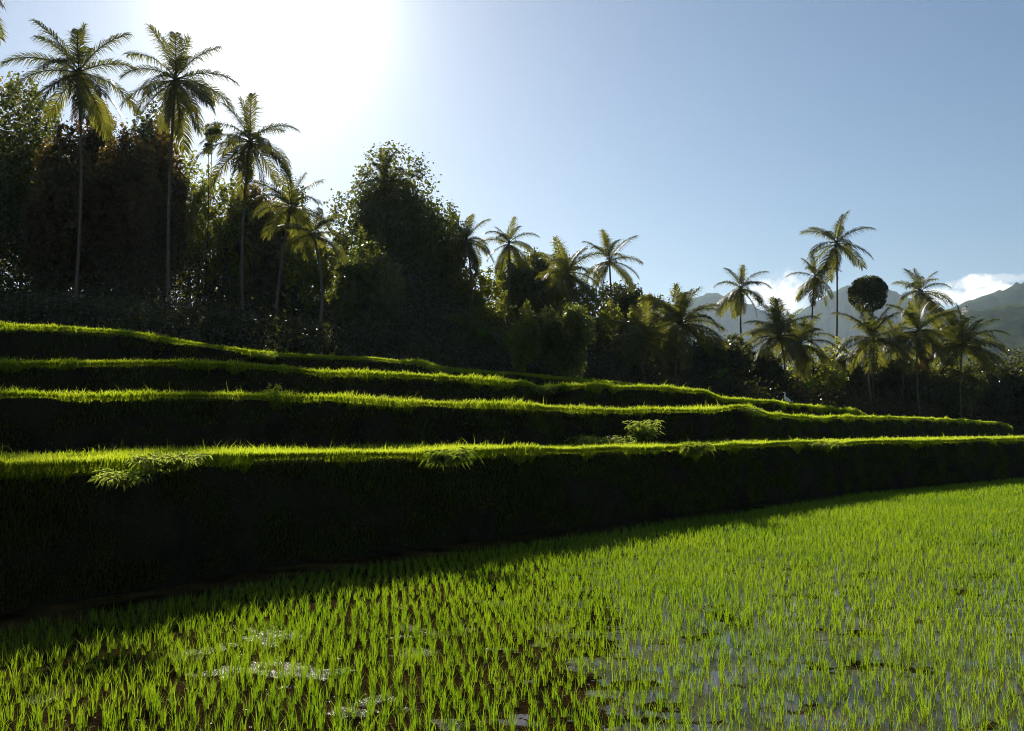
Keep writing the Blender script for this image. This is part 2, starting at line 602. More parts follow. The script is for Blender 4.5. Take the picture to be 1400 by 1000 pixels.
MT = mount_mat('mountain_forest', (0.018, 0.030, 0.020), (0.045, 0.065, 0.040), 0.012)
MT2 = mount_mat('hill_forest', (0.014, 0.024, 0.010), (0.050, 0.070, 0.026), 0.03)
mountain('mountain', [(820, 470), (900, 428), (950, 408), (975, 400), (1010, 408), (1060, 432), (1090, 432), (1120, 412), (1150, 396), (1175, 387), (1205, 391), (1240, 404),
                      (1290, 424), (1340, 440), (1450, 470)], 3600, 1500, MT, 3)
mountain('mountain', [(1180, 480), (1240, 445), (1290, 424), (1330, 412), (1370, 399), (1400, 388), (1440, 376), (1500, 365), (1600, 372), (1800, 400), (2100, 500)], 2500, 1100, MT, 5)
mountain('mountain', [(1150, 560), (1240, 480), (1300, 440), (1340, 424), (1375, 418), (1400, 414), (1450, 405), (1560, 405), (1800, 430), (2200, 520)], 1500, 800, MT2, 9, 10)

# ------------------------------------------------------------------ rice field


def blade_bunch(rg, nb, h0, h1, spread, lean0, lean1, w):
    ang = rg.uniform(0, 2 * np.pi, nb)
    rad = spread * np.sqrt(rg.uniform(0, 1, nb))
    root = np.stack([np.cos(ang) * rad, np.sin(ang) * rad, np.full(nb, -0.01)], 1)
    h = rg.uniform(h0, h1, nb)
    ln = rg.uniform(lean0, lean1, nb)
    la = ang + rg.normal(size=nb) * 0.5
    lean = np.stack([np.cos(la) * ln, np.sin(la) * ln, np.zeros(nb)], 1)
    return root, h, lean, np.full(nb, w) * rg.uniform(0.75, 1.2, nb)


SP_ = 0.106
ROT = R(8)
gx, gy = np.meshgrid(np.arange(-380, 600), np.arange(-30, 680))
gx, gy = gx.ravel() * SP_, gy.ravel() * SP_
hx = gx * math.cos(ROT) - gy * math.sin(ROT)
hy = gx * math.sin(ROT) + gy * math.cos(ROT)
hx = hx + RNG.normal(size=len(hx)) * 0.020
hy = hy + RNG.normal(size=len(hy)) * 0.020
l1x, l1y = L1[:, 0], L1[:, 1]
# signed distance in front of the bank, measured against AWAY
along = np.array([AWAY[1], -AWAY[0]])
sL = l1x * along[0] + l1y * along[1]
tL = l1x * AWAY[0] + l1y * AWAY[1]
sH = hx * along[0] + hy * along[1]
tH = hx * AWAY[0] + hy * AWAY[1]
gap = np.interp(sH, sL, tL) - tH - 0.22 * 1.7
keep = (gap > 1.1) & (hy > 1.2) & (hx < 0.64 * hy + 4) & (hx > -0.64 * hy - 4) & (hy < 62)
keep &= RNG.uniform(0, 1, len(hx)) > 0.07 + 0.12 * np.clip(np.sin(hx * 1.3 + 1.0) * np.sin(hy * 1.1 + hx * 0.4) + np.sin(hx * 0.37 - hy * 0.5), 0, 1)
hx, hy = hx[keep], hy[keep]
px_h = 700 + hx / hy * F
py_h = HORIZON + EYE / hy * F
inframe = (px_h > 5) & (px_h < 1395) & (py_h < 1035) & (hy > 2)
order = np.argsort(np.where(inframe, hy, 1e9))
near_ids = set(order[:300].tolist())
near = np.zeros(len(hx), bool)
near[order[:300]] = True

variants = []
for v in range(10):
    rg = np.random.default_rng(100 + v)
    root, h, lean, w = blade_bunch(rg, int(rg.integers(6, 17)), 0.06, 0.195, 0.018, 0.04, 0.65, 0.0036)
    a = rg.uniform(0, 6.28, len(h))
    Vb, Qb, Tb = blades_arrays(root, h, lean, w, facing=a)
    me = raw_mesh('rice_seedling', Vb, Qb, Tb)
    me.materials.append(M['rice'])
    variants.append(me)
first = None
for k, i in enumerate(np.nonzero(near)[0]):
    if first is None:
        o = link('rice_seedling', variants[0], None)
        tag(o, 'slender bright green rice seedling tuft standing in the muddy water nearest the viewer', 'rice seedling', 'rice seedlings in the flooded paddy')
        first = o
    else:
        o = first.copy()
        o.data = variants[k % 10]
        COL.objects.link(o)
    s = random.uniform(0.75, 1.2)
    o.location = (hx[i], hy[i], 0)
    o.rotation_euler = (0, 0, random.uniform(0, 6.28))
    o.scale = (s, s, s * random.uniform(0.85, 1.15))

rest = np.nonzero(~near)[0]
mb = MB()
for lo, hi, nb, w in [(0, 9, 12, 0.0042), (9, 15, 10, 0.0056), (15, 25, 7, 0.0085), (25, 70, 4, 0.015)]:
    ids = rest[(hy[rest] >= lo) & (hy[rest] < hi)]
    if not len(ids):
        continue
    N = len(ids) * nb
    cen = np.stack([np.repeat(hx[ids], nb), np.repeat(hy[ids], nb), np.full(N, -0.01)], 1)
    sc = np.repeat(RNG.uniform(0.75, 1.2, len(ids)) * (1 + 0.12 * np.sin(hx[ids] * 0.9) * np.sin(hy[ids] * 0.7)), nb)
    ang = RNG.uniform(0, 2 * np.pi, N)
    rad = 0.017 * np.sqrt(RNG.uniform(0, 1, N))
    cen[:, 0] += np.cos(ang) * rad
    cen[:, 1] += np.sin(ang) * rad
    ln = RNG.uniform(0.06, 0.45, N)
    la = ang + RNG.normal(size=N) * 0.5
    lean = np.stack([np.cos(la) * ln, np.sin(la) * ln, np.zeros(N)], 1)
    mb.add(*blades_arrays(cen, RNG.uniform(0.06, 0.19, N) * sc, lean, w * RNG.uniform(0.75, 1.2, N)))
kind(link('rice_plants', mb.mesh('rice_plants'), M['rice']), 'stuff')

# ------------------------------------------------------------------ grass on the terraces


def along_lip(P, n):
    d = np.hypot(P[:, 0], P[:, 1])
    seg = np.linalg.norm(np.diff(P, axis=0), axis=1)
    px = 700 + P[:, 0] / np.maximum(P[:, 1], 0.5) * F
    vis = (px > -160) & (px < 1560) & (P[:, 1] > 3)
    dens = seg / np.maximum(d[:-1], 6) ** 1.1 * np.where(vis[:-1], 1.0, 0.12)
    cum = np.concatenate([[0], np.cumsum(dens)])
    t = RNG.uniform(0, cum[-1], n)
    i = np.clip(np.searchsorted(cum, t) - 1, 0, len(P) - 2)
    f = (t - cum[i]) / (cum[i + 1] - cum[i] + 1e-9)
    return P[i] * (1 - f)[:, None] + P[i + 1] * f[:, None]


def clump_noise(p, s, seed):
    rg = np.random.default_rng(seed)
    v = np.zeros(len(p))
    for k in range(5):
        w = rg.normal(size=2) * s * (1.6 ** k)
        v += np.sin(p[:, 0] * w[0] + p[:, 1] * w[1] + rg.uniform(0, 6.28)) / (1.3 ** k)
    return v / 3.0


def terrace_grass(P, n_top, n_lip, n_face, base_z, depth_back, hgt, seed, slope=0.22):
    mb = MB()
    # turf on the level, taller towards the back where it is rice
    p = along_lip(P, n_top)
    w = RNG.uniform(0, 1, n_top) ** 1.5 * depth_back
    p = p + AWAY[None] * (w - 0.08)[:, None]
    p[:, 2] -= 0.03
    d = np.hypot(p[:, 0], p[:, 1])
    cn = clump_noise(p, 1.3, seed)
    fine = clump_noise(p, 7.0, seed + 5)
    h = hgt * RNG.uniform(0.3, 1.1, n_top) * np.clip(0.75 + 0.55 * cn + 0.45 * fine, 0.15, 2.2)
    tall = RNG.uniform(0, 1, n_top) < 0.022
    h[tall] *= RNG.uniform(1.4, 2.2, tall.sum())
    h = np.maximum(h, 0.03)
    la = RNG.uniform(0, 6.28, n_top)
    ln = RNG.uniform(0.05, 0.7, n_top)
    lean = np.stack([np.cos(la) * ln, np.sin(la) * ln, np.zeros(n_top)], 1)
    mb.add(*blades_arrays(p, h, lean, np.maximum(0.006, d * 0.00055) * RNG.uniform(0.6, 1.3, n_top)))
    # the lip: longer blades that arch outwards over the edge, more in some places than in others
    p = along_lip(P, n_lip)
    cn = np.clip(0.5 + 1.3 * clump_noise(p, 1.1, seed + 1) + 0.5 * clump_noise(p, 5.0, seed + 6), 0.3, 2.0)
    q = RNG.uniform(0, 1, n_lip) ** 1.8
    drop = q * 0.22 * cn
    p = p - AWAY[None] * (0.02 + slope * drop + 0.05)[:, None]
    p[:, 2] -= drop
    d = np.hypot(p[:, 0], p[:, 1])
    h = hgt * RNG.uniform(0.3, 1.25, n_lip) * (0.55 + 0.5 * cn)
    h = np.maximum(h, 0.04)
    la = RNG.normal(size=n_lip) * 0.8
    out2 = np.stack([-AWAY[0] * np.cos(la) + AWAY[1] * np.sin(la), -AWAY[1] * np.cos(la) - AWAY[0] * np.sin(la)], 1)
    ln = RNG.uniform(0.15, 1.0, n_lip)
    lean = np.stack([out2[:, 0] * ln, out2[:, 1] * ln, -0.35 * ln * ln], 1)
    mb.add(*blades_arrays(p, h, lean, np.maximum(0.007, d * 0.0006) * RNG.uniform(0.6, 1.4, n_lip)))
    kind(link('grass', mb.mesh('grass'), M['grass']), 'stuff')
    # the face of the bank
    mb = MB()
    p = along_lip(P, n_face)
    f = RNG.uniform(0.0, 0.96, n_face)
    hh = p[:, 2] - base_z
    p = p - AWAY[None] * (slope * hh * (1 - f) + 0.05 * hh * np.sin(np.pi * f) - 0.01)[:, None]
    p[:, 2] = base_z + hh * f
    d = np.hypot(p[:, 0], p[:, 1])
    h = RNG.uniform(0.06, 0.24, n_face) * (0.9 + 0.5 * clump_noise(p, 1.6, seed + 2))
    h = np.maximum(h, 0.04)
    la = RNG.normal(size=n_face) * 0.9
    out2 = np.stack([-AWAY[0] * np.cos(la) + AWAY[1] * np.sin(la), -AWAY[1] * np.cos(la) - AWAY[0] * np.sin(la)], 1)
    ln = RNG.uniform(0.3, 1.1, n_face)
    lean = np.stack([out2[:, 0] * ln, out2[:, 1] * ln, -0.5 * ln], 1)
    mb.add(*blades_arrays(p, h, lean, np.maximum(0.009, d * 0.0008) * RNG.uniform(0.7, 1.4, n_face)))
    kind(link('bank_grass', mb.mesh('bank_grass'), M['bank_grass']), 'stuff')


terrace_grass(L1, 100000, 52000, 95000, 0.0, 5.0, 0.135, 11)
terrace_grass(L2, 42000, 28000, 36000, 1.6, 3.5, 0.19, 21)
terrace_grass(L3, 36000, 24000, 30000, 2.6, 3.0, 0.21, 31)
terrace_grass(L4, 28000, 14000, 12000, 3.7, 3.0, 0.17, 41)

# ------------------------------------------------------------------ weeds and small plants


def weed(name, loc, n, rad, h, label, cat, mat, leaf=(0.02, 0.18), out=None, seed=0):
    n, leaf = int(n * 1.8), (leaf[0] * 0.6, leaf[1] * 0.62)
    """a tuft of arching stems with narrow leaves on them"""
    rg = np.random.default_rng(seed)
    root = empty(name, loc)
    tag(root, label, cat)
    st, lf = MB(), MB()
    for k in range(n):
        a = rg.uniform(0, 6.28)
        d = np.array([math.cos(a), math.sin(a), 0]) * rg.uniform(0.3, 1.0) * rad
        if out is not None:
            d = d * 0.75 + out * rg.uniform(0.1, 0.7) * rad
        hh = h * rg.uniform(0.5, 1.1)
        t = np.linspace(0, 1, 6)[:, None]
        path = np.array([0, 0, -0.05]) + d * 0.12 + d * t ** 1.3 + np.array([0, 0, 1.0]) * hh * (t * 1.25 - 0.55 * t ** 2.2)
        V_, Q_, T_ = tube(path, np.linspace(0.005, 0.002, 6), 4)
        st.add(V_, Q_, T_)
        for j in range(13):
            tt = rg.uniform(0.25, 1.0)
            b = np.array([np.interp(tt, t[:, 0], path[:, c]) for c in range(3)])
            la = rg.uniform(0, 6.28)
            L_ = leaf[1] * rg.uniform(0.6, 1.2)
            dv = np.array([math.cos(la), math.sin(la), rg.uniform(-0.9, 0.9)])
            dv /= np.linalg.norm(dv)
            sd = np.cross(dv, [0, 0, 1])
            sd /= np.linalg.norm(sd)
            w = leaf[0] * rg.uniform(0.7, 1.3)
            m1 = b + dv * L_ * 0.5 + np.array([0, 0, 0.02 * L_])
            tip = b + dv * L_ - np.array([0, 0, 0.35 * L_])
            lf.add([b, m1 + sd * w, tip, m1 - sd * w], None, [(0, 1, 2), (0, 2, 3)])
    link('stem', st.mesh('weed_stem', True), M['rachis'], root)
    link('foliage', lf.mesh('weed_foliage'), mat, root)
    return root


OUT = -AWAY
p = world(214, 640, 11.0)
weed('weed_clump', (p[0] - AWAY[0] * 0.12, p[1] - AWAY[1] * 0.08, 1.56), 46, 0.6, 0.26, 'sprawling leafy weed clump drooping over the edge of the lowest bank', 'weed', M['weed'], (0.016, 0.17), OUT, 3)
p = world(165, 640, 10.5)
weed('weed_clump', (p[0] - AWAY[0] * 0.1, p[1] - AWAY[1] * 0.1, 1.42), 12, 0.5, 0.22, 'sparse straggling weed hanging on the dark bank beside the bigger leafy clump', 'weed', M['weed'], (0.014, 0.2), OUT, 4)
p = world(600, 624, 15.0)
weed('weed_clump', (p[0] - AWAY[0] * 0.15, p[1] - AWAY[1] * 0.15, 1.5), 22, 0.5, 0.28, 'coarse grass tuft arching off the lowest bank near its middle', 'weed', M['weed'], (0.008, 0.32), OUT, 5)
p = world(935, 612, 21.5)
weed('weed_clump', (p[0] - AWAY[0] * 0.15, p[1] - AWAY[1] * 0.15, 1.5), 20, 0.55, 0.3, 'long-bladed weed tuft on the lowest bank below the bright bushy plant', 'weed', M['weed'], (0.008, 0.34), OUT, 6)
p = world(1098, 606, 28.0)
weed('weed_clump', (p[0] - AWAY[0] * 0.2, p[1] - AWAY[1] * 0.2, 1.45), 30, 0.8, 0.3, 'wide weedy bulge on the lowest bank where the edge is broken', 'weed', M['weed'], (0.010, 0.30), OUT, 7)
p = world(880, 590, 25.4)
weed('bushy_plant', (p[0], p[1], 1.6), 40, 0.55, 0.95, 'bright yellow-green bushy plant at the foot of the second bank', 'plant', M['weed'], (0.03, 0.25), None, 8)
p = world(822, 592, 24.4)
weed('weed_clump', (p[0], p[1], 1.58), 44, 1.0, 0.42, 'low pale weed mat at the foot of the second bank', 'weed', M['weed'], (0.02, 0.18), None, 9)
p = world(363, 487, 33.2)
weed('weed_clump', (p[0], p[1], p[2] - 0.12), 16, 0.45, 0.35, 'small pale leafy plant on the edge of the top terrace', 'plant', M['weed'], (0.025, 0.22), None, 10)
p = world(374, 538, 20.3)
weed('weed_clump', (p[0], p[1], p[2] - 0.15), 7, 0.22, 0.55, 'thin upright dark weed sprouting from the second terrace edge', 'weed', M['weed'], (0.012, 0.22), None, 12)

p = world(744, 534, 33.0)
weed('weed_clump', (p[0], p[1], p[2] - 0.15), 26, 0.6, 0.5, 'grassy tuft filling the notch in the third bank', 'weed', M['weed'], (0.02, 0.3), None, 13)
p = world(610, 508, 40.6)
weed('weed_clump', (p[0], p[1], p[2] - 0.2), 18, 0.5, 0.6, 'tuft of weeds where the top terrace edge steps down', 'weed', M['weed'], (0.02, 0.3), None, 14)
p = world(1022, 561, 30.6)
weed('weed_clump', (p[0], p[1], p[2] - 0.12), 18, 0.5, 0.32, 'rounded weedy hump where the second terrace edge dips', 'weed', M['weed'], (0.018, 0.26), None, 15)

# ------------------------------------------------------------------ palms


def frond_mesh(elev, droop, rg, nl=70, twist=0.0, lw=0.0132, fat=0.315):
    """unit length frond growing along +X from the origin; returns rachis and leaflets in one mesh with two materials"""
    n = 26
    s = np.linspace(0, 1, n)
    a = R(elev) - R(droop) * s ** 1.4
    dx, dz = np.cos(a), np.sin(a)
    path = np.zeros((n, 3))
    path[1:, 0] = np.cumsum((dx[1:] + dx[:-1]) / 2) / (n - 1)
    path[1:, 2] = np.cumsum((dz[1:] + dz[:-1]) / 2) / (n - 1)
    path[:, 1] = 0.06 * twist * s ** 2
    V, Q, T = tube(path, np.interp(s, [0, 0.1, 1], [0.020, 0.011, 0.0025]), 5)
    nq0, nt0 = len(Q), len(T)
    LV, LQ, LT = [], [], []
    k = 0
    ss = np.linspace(0.13, 0.995, nl)
    for side in (-1, 1):
        for t in ss:
            t = min(0.999, max(0.1, t + rg.normal() * 0.006))
            p = np.array([np.interp(t, s, path[:, c]) for c in range(3)])
            an = np.interp(t, s, a)
            T_ = np.array([math.cos(an), 0, math.sin(an)])
            Nn = np.array([-math.sin(an), 0, math.cos(an)])
            L_ = fat * (math.sin(math.pi * (0.10 + 0.80 * t)) ** 0.6) * rg.uniform(0.8, 1.12)
            if t > 0.9:
                L_ *= 0.9
            fw = 0.45 + 0.55 * t
            d = np.array([0, side * 1.0, 0]) * (1 - 0.35 * t) + T_ * fw + Nn * rg.uniform(0.0, 0.35)
            d /= np.linalg.norm(d)
            wv_ = np.cross(d, Nn)
            wv_ /= np.linalg.norm(wv_) + 1e-9
            w = lw * rg.uniform(0.7, 1.2)
            m1 = p + d * L_ * 0.45 + np.array([0, 0, -0.03 * L_])
            d2 = d * 0.75 + np.array([0, 0, -1.0]) * rg.uniform(0.35, 1.05)
            d2 /= np.linalg.norm(d2)
            tip = m1 + d2 * L_ * 0.55
            LV += [p - wv_ * w * 0.4, p + wv_ * w * 0.4, m1 + wv_ * w * 0.5, m1 - wv_ * w * 0.5, tip]
            LQ.append((k, k + 1, k + 2, k + 3))
            LT.append((k + 3, k + 2, k + 4))
            k += 5
    nv = len(V)
    me = raw_mesh('frond', np.concatenate([V, np.array(LV)]), Q + [tuple(i + nv for i in q) for q in LQ], T + [tuple(i + nv for i in q) for q in LT])
    me.materials.append(M['rachis'])
    me.materials.append(M['frond'])
    mi = np.concatenate([np.zeros(nq0), np.ones(len(LQ)), np.zeros(nt0), np.ones(len(LT))]).astype(np.int32)
    me.polygons.foreach_set('material_index', mi)
    return me


rgf = np.random.default_rng(55)
FR = {}
for e, dr in [(84, 22), (70, 36), (56, 50), (42, 62), (26, 66), (8, 60), (-10, 52), (-32, 40), (-58, 22)]:
    FR[e] = [frond_mesh(e + rgf.normal() * 3, dr * rgf.uniform(0.85, 1.2), rgf, twist=rgf.uniform(-1, 1)) for _ in range(2)]
DRY = []
for e_, d_ in [(-50, 30), (-62, 18), (-40, 45)]:
    dm = frond_mesh(e_, d_, rgf, nl=44, lw=0.012, fat=0.22)
    dm.materials[1] = M['dry_frond']
    DRY.append(dm)
nut_me = None


def ico(r):
    import bmesh
    bm = bmesh.new()
    bmesh.ops.create_icosphere(bm, subdivisions=2, radius=r)
    for v in bm.verts:
        v.co.z *= 1.25
    me = bpy.data.meshes.new('coconut')
    bm.to_mesh(me)
    bm.free()
    for p_ in me.polygons:
        p_.use_smooth = True
    return me


nut_me = ico(0.13)
nut_me.materials.append(M['coconut'])
PALM_GROUP = 'coconut palms along the forest edge'


def palm(cx, cy, bx, depth, Lpx, label, nf=22, seed=0, nuts=5, low=-45, lean=0.0, trunk_r=0.105, shift=None, base_drop=0.3):
    rg = np.random.default_rng(seed + 900)
    top = world(cx, cy, depth)
    bz = float(hill_z(bx, depth)) - base_drop
    base = np.array([(bx - 700) / F * depth, depth, bz])
    root = empty('coconut_palm', tuple(base))
    tag(root, label, 'palm tree', PALM_GROUP)
    top = top - base
    h = top[2]
    t = np.linspace(0, 1, 18)
    bend = rg.uniform(-0.45, 0.45)
    path = np.stack([top[0] * (t ** 1.1) + bend * np.sin(np.pi * t), top[1] * t + 0.15 * np.sin(np.pi * t), h * t], 1)
    rad = np.interp(t, [0, 0.05, 0.15, 0.95, 1], [trunk_r * 1.7, trunk_r * 1.25, trunk_r, trunk_r * 0.72, trunk_r * 0.9])
    V, Q, T = tube(path, rad, 10)
    link('trunk', raw_mesh('trunk', V, Q, T, True), M['palm_bark'], root)
    L = Lpx * depth / F
    es = sorted(FR.keys())
    ga = rg.uniform(0, 6.28)
    for k in range(nf):
        f = k / (nf - 1)
        want = 84 + (low - 84) * f ** 0.85 + rg.normal() * 6
        e = min(es, key=lambda q: abs(q - want))
        o = link('frond', FR[e][int(rg.integers(0, 2))], None, root)
        o.location = tuple(top + np.array([0, 0, 0.05 - 0.25 * f]))
        az = ga + k * 2.39996 + rg.normal() * 0.18
        s = L * rg.uniform(0.86, 1.1) * (0.8 if f < 0.1 else 1.0)
        o.rotation_euler = (rg.normal() * 0.22, rg.normal() * 0.08, az)
        o.scale = (s, s, s)
    for k in range(2 if nuts >= 4 else 0):
        o = link('dry_frond', DRY[int(rg.integers(0, 3))], None, root)
        o.location = tuple(top + np.array([0, 0, -0.3]))
        o.rotation_euler = (rg.normal() * 0.2, rg.uniform(0.0, 0.35), rg.uniform(0, 6.28))
        s = L * rg.uniform(0.7, 0.9)
        o.scale = (s, s, s)
        o['label'] = 'dry brown hanging frond'
    for k in range(nuts):
        a = ga + k * 6.283 / max(1, nuts) + rg.normal() * 0.3
        o = link('coconut', nut_me, None, root)
        o.location = tuple(top + np.array([math.cos(a) * 0.24, math.sin(a) * 0.24, -0.28 - 0.12 * rg.uniform()]))
    return root


palm(108, 98, 97, 56, 88, 'tall palm over the dark forest, farthest from the sun of the three in the glare', 22, 1, 7, -55)
palm(240, 108, 228, 56, 86, 'tallest palm, pale crown just beside the sun glare', 24, 2, 7, -62)
palm(342, 192, 331, 58, 78, 'palm standing directly below the sun glare', 22, 3, 7, -58)
palm(398, 282, 374, 58, 66, 'short palm half buried in trees beside the palm under the sun', 18, 4, 4, -35)
palm(526, 248, 521, 74, 58, 'palm whose crown pokes out of the big round-topped tree', 20, 5, 4, -40)
palm(638, 328, 640, 72, 48, 'dark dense palm next to the big round-topped tree, on its mountain side', 24, 6, 4, -45)
palm(696, 332, 690, 76, 42, 'small feathery palm at the notch of the tree line', 20, 7, 3, -50)
palm(775, 372, 776, 74, 54, 'broad dark palm of the close pair in the middle of the tree line', 26, 8, 4, -40)
palm(833, 356, 836, 80, 50, 'lighter open palm of the close pair in the middle of the tree line', 17, 9, 4, -40)
palm(930, 442, 926, 70, 66, 'squat bushy palm with very dense upright fronds', 30, 10, 3, -25)
palm(1013, 394, 1015, 86, 44, 'slim solitary palm just before the white cloud', 18, 11, 4, -55)
palm(1066, 458, 1068, 82, 62, 'wide bushy palm below the white cloud', 28, 12, 3, -25)
palm(1114, 378, 1112, 92, 40, 'smaller palm tucked under the highest crown near the mountains', 18, 13, 4, -60)
palm(1144, 332, 1141, 92, 52, 'very tall thin palm standing highest against the mountain', 18, 14, 5, -50)
palm(1192, 462, 1193, 88, 58, 'bushy palm directly beneath the round dark tree', 26, 15, 3, -25)
palm(1258, 398, 1262, 98, 44, 'upper pale-fronded palm of the stacked pair', 18, 16, 3, -35)
palm(1256, 452, 1258, 91, 56, 'lower slender-trunked palm of the stacked pair', 24, 17, 4, -35)
palm(1316, 470, 1315, 94, 64, 'spreading dark palm on a thin pale trunk, last before the black hedge', 28, 18, 3, -20)
palm(1094, 470, 1090, 84, 54, 'low bushy palm crowding the wide bushy palm below the white cloud', 24, 20, 0, -25)
palm(880, 464, 884, 67, 58, 'low yellow-green palm in front of the tree line before the squat bushy palm', 20, 21, 0, -25)
palm(655, 452, 655, 62, 56, 'low palm in the dark gap behind the pale bare branches', 18, 22, 0, -25)
palm(1228, 474, 1230, 93, 52, 'half-hidden palm between the round dark tree and the stacked pair', 20, 23, 0, -25)
palm(1290, 462, 1288, 101, 48, 'small dark palm right behind the last spreading palm', 18, 24, 0, -30)
palm(428, 318, 432, 52, 56, 'low palm with broad lit fronds beside the loose sun-dappled tree', 16, 25, 0, -20)
palm(-58, -32, -76, 50, 84, 'palm mostly out of the picture, one frond tip showing in the corner', 20, 19, 0, -50)

# ------------------------------------------------------------------ broad-leaved trees


def crown_arrays(rg, rx, ry, rz, n, leaf, lobes=9, shell=0.55, ragged=0.22, core=0.5):
    """leaf clumps spread through several lobes; centre at origin"""
    lc, lr = [], []
    for k in range(lobes):
        v = rg.normal(size=3)
        v /= np.linalg.norm(v)
        q = rg.uniform(0.35, 0.72)
        lc.append(v * q)
        lr.append(rg.uniform(0.38, 0.60))
    lc.append(np.zeros(3))
    lr.append(0.6)
    lc, lr = np.array(lc), np.array(lr)
    ncl = max(40, n // 42)
    which = rg.integers(0, len(lc), ncl)
    dv = unit(rg.normal(size=(ncl, 3)))
    rr = rg.uniform(shell, 1.0, ncl) ** 0.6
    cl = lc[which] + dv * (lr[which] * rr)[:, None]
    which2 = rg.integers(0, ncl, n)
    off = rg.normal(size=(n, 3)) * ragged * 0.42
    P = cl[which2] + off
    nrm = dv[which2] * 0.7 + rg.normal(size=(n, 3)) * 0.7 + np.array([0, 0, 0.5])
    size = leaf * rg.uniform(0.6, 1.35, n)
    m = max(4, int(n * core))                                   # bigger leaves fill the inside of every lobe
    wi = rg.integers(0, len(lc), m)
    v = unit(rg.normal(size=(m, 3))) * (rg.uniform(0, 1, m) ** 0.4)[:, None]
    P = np.concatenate([P, lc[wi] + v * (lr[wi] * 0.93)[:, None]])
    size = np.concatenate([size, leaf * rg.uniform(1.1, 1.8, m)])
    nrm = np.concatenate([nrm, rg.normal(size=(m, 3)) + np.array([0, -0.4, 0.4])])
    lo, hi = np.percentile(P, 1.0, axis=0), np.percentile(P, 99.0, axis=0)
    P = (P - (lo + hi) / 2) / ((hi - lo) / 2)
    P = P * np.array([rx, ry, rz])
    return P, size, nrm


def tree(name, px, ptop, pbot, halfw, depth, label, mat, seed, leaf=0.24, n=6500, group='trees of the forest edge', trunk_r=0.16, shell=0.55, cat='tree', ragged=0.22, lobes=9, width=0.5, core=0.5):
    rg = np.random.default_rng(seed + 300)
    top, bot = world(px, ptop, depth)[2], world(px, pbot, depth)[2]
    gz = float(hill_z(px, depth))
    bot = max(bot, gz - 0.2)
    x = (px - 700) / F * depth
    root = empty(name, (x, depth, gz - 0.2))
    tag(root, label, cat, group)
    rx = halfw * depth / F * 0.92
    rz = (top - bot) / 2 * 0.92
    cz = (top + bot) / 2 - gz + 0.2
    P, size, nrm = crown_arrays(rg, rx, rx * 0.95, rz, n, leaf, lobes, shell, ragged, core)
    P[:, 2] += cz
    P[:, 2] = np.maximum(P[:, 2], 0.15)
    if name == 'round_tree':
        E = (P - np.array([0, 0, cz])) / np.array([rx, rx, rz])
        r_ = np.linalg.norm(E, axis=1)
        E = E * (np.minimum(r_, 0.98 - 0.12 * rg.uniform(0, 1, len(r_)) ** 2) / (r_ + 1e-6))[:, None]
        P = E * np.array([rx, rx, rz]) + np.array([0, 0, cz])
    V, T = leaves_arrays(P, size, nrm, width)
    link('crown', raw_mesh('crown', V, None, T), mat, root)
    tb = MB()
    ht = cz + rz * 0.45
    t = np.linspace(0, 1, 8)
    bx_, by_ = rg.normal() * 0.3, rg.normal() * 0.3
    path = np.stack([bx_ * np.sin(t * 2.5), by_ * np.sin(t * 2.0), ht * t], 1)
    tb.add(*tube(path, np.linspace(trunk_r, trunk_r * 0.3, 8), 8))
    for k in range(6):
        f = rg.uniform(0.45, 0.9)
        b = np.array([np.interp(f, t, path[:, c]) for c in range(3)])
        v = rg.normal(size=3)
        v[2] = abs(v[2]) * 0.6 + 0.3
        v /= np.linalg.norm(v)
        tt = np.linspace(0, 1, 5)[:, None]
        pth = b + v * tt * np.array([rx, rx, rz]) * 0.6 + np.array([0, 0, 0.25]) * tt ** 2
        tb.add(*tube(pth, np.linspace(trunk_r * 0.4, trunk_r * 0.1, 5), 6))
    link('trunk', tb.mesh('trunk', True), M['bark'], root)
    return root


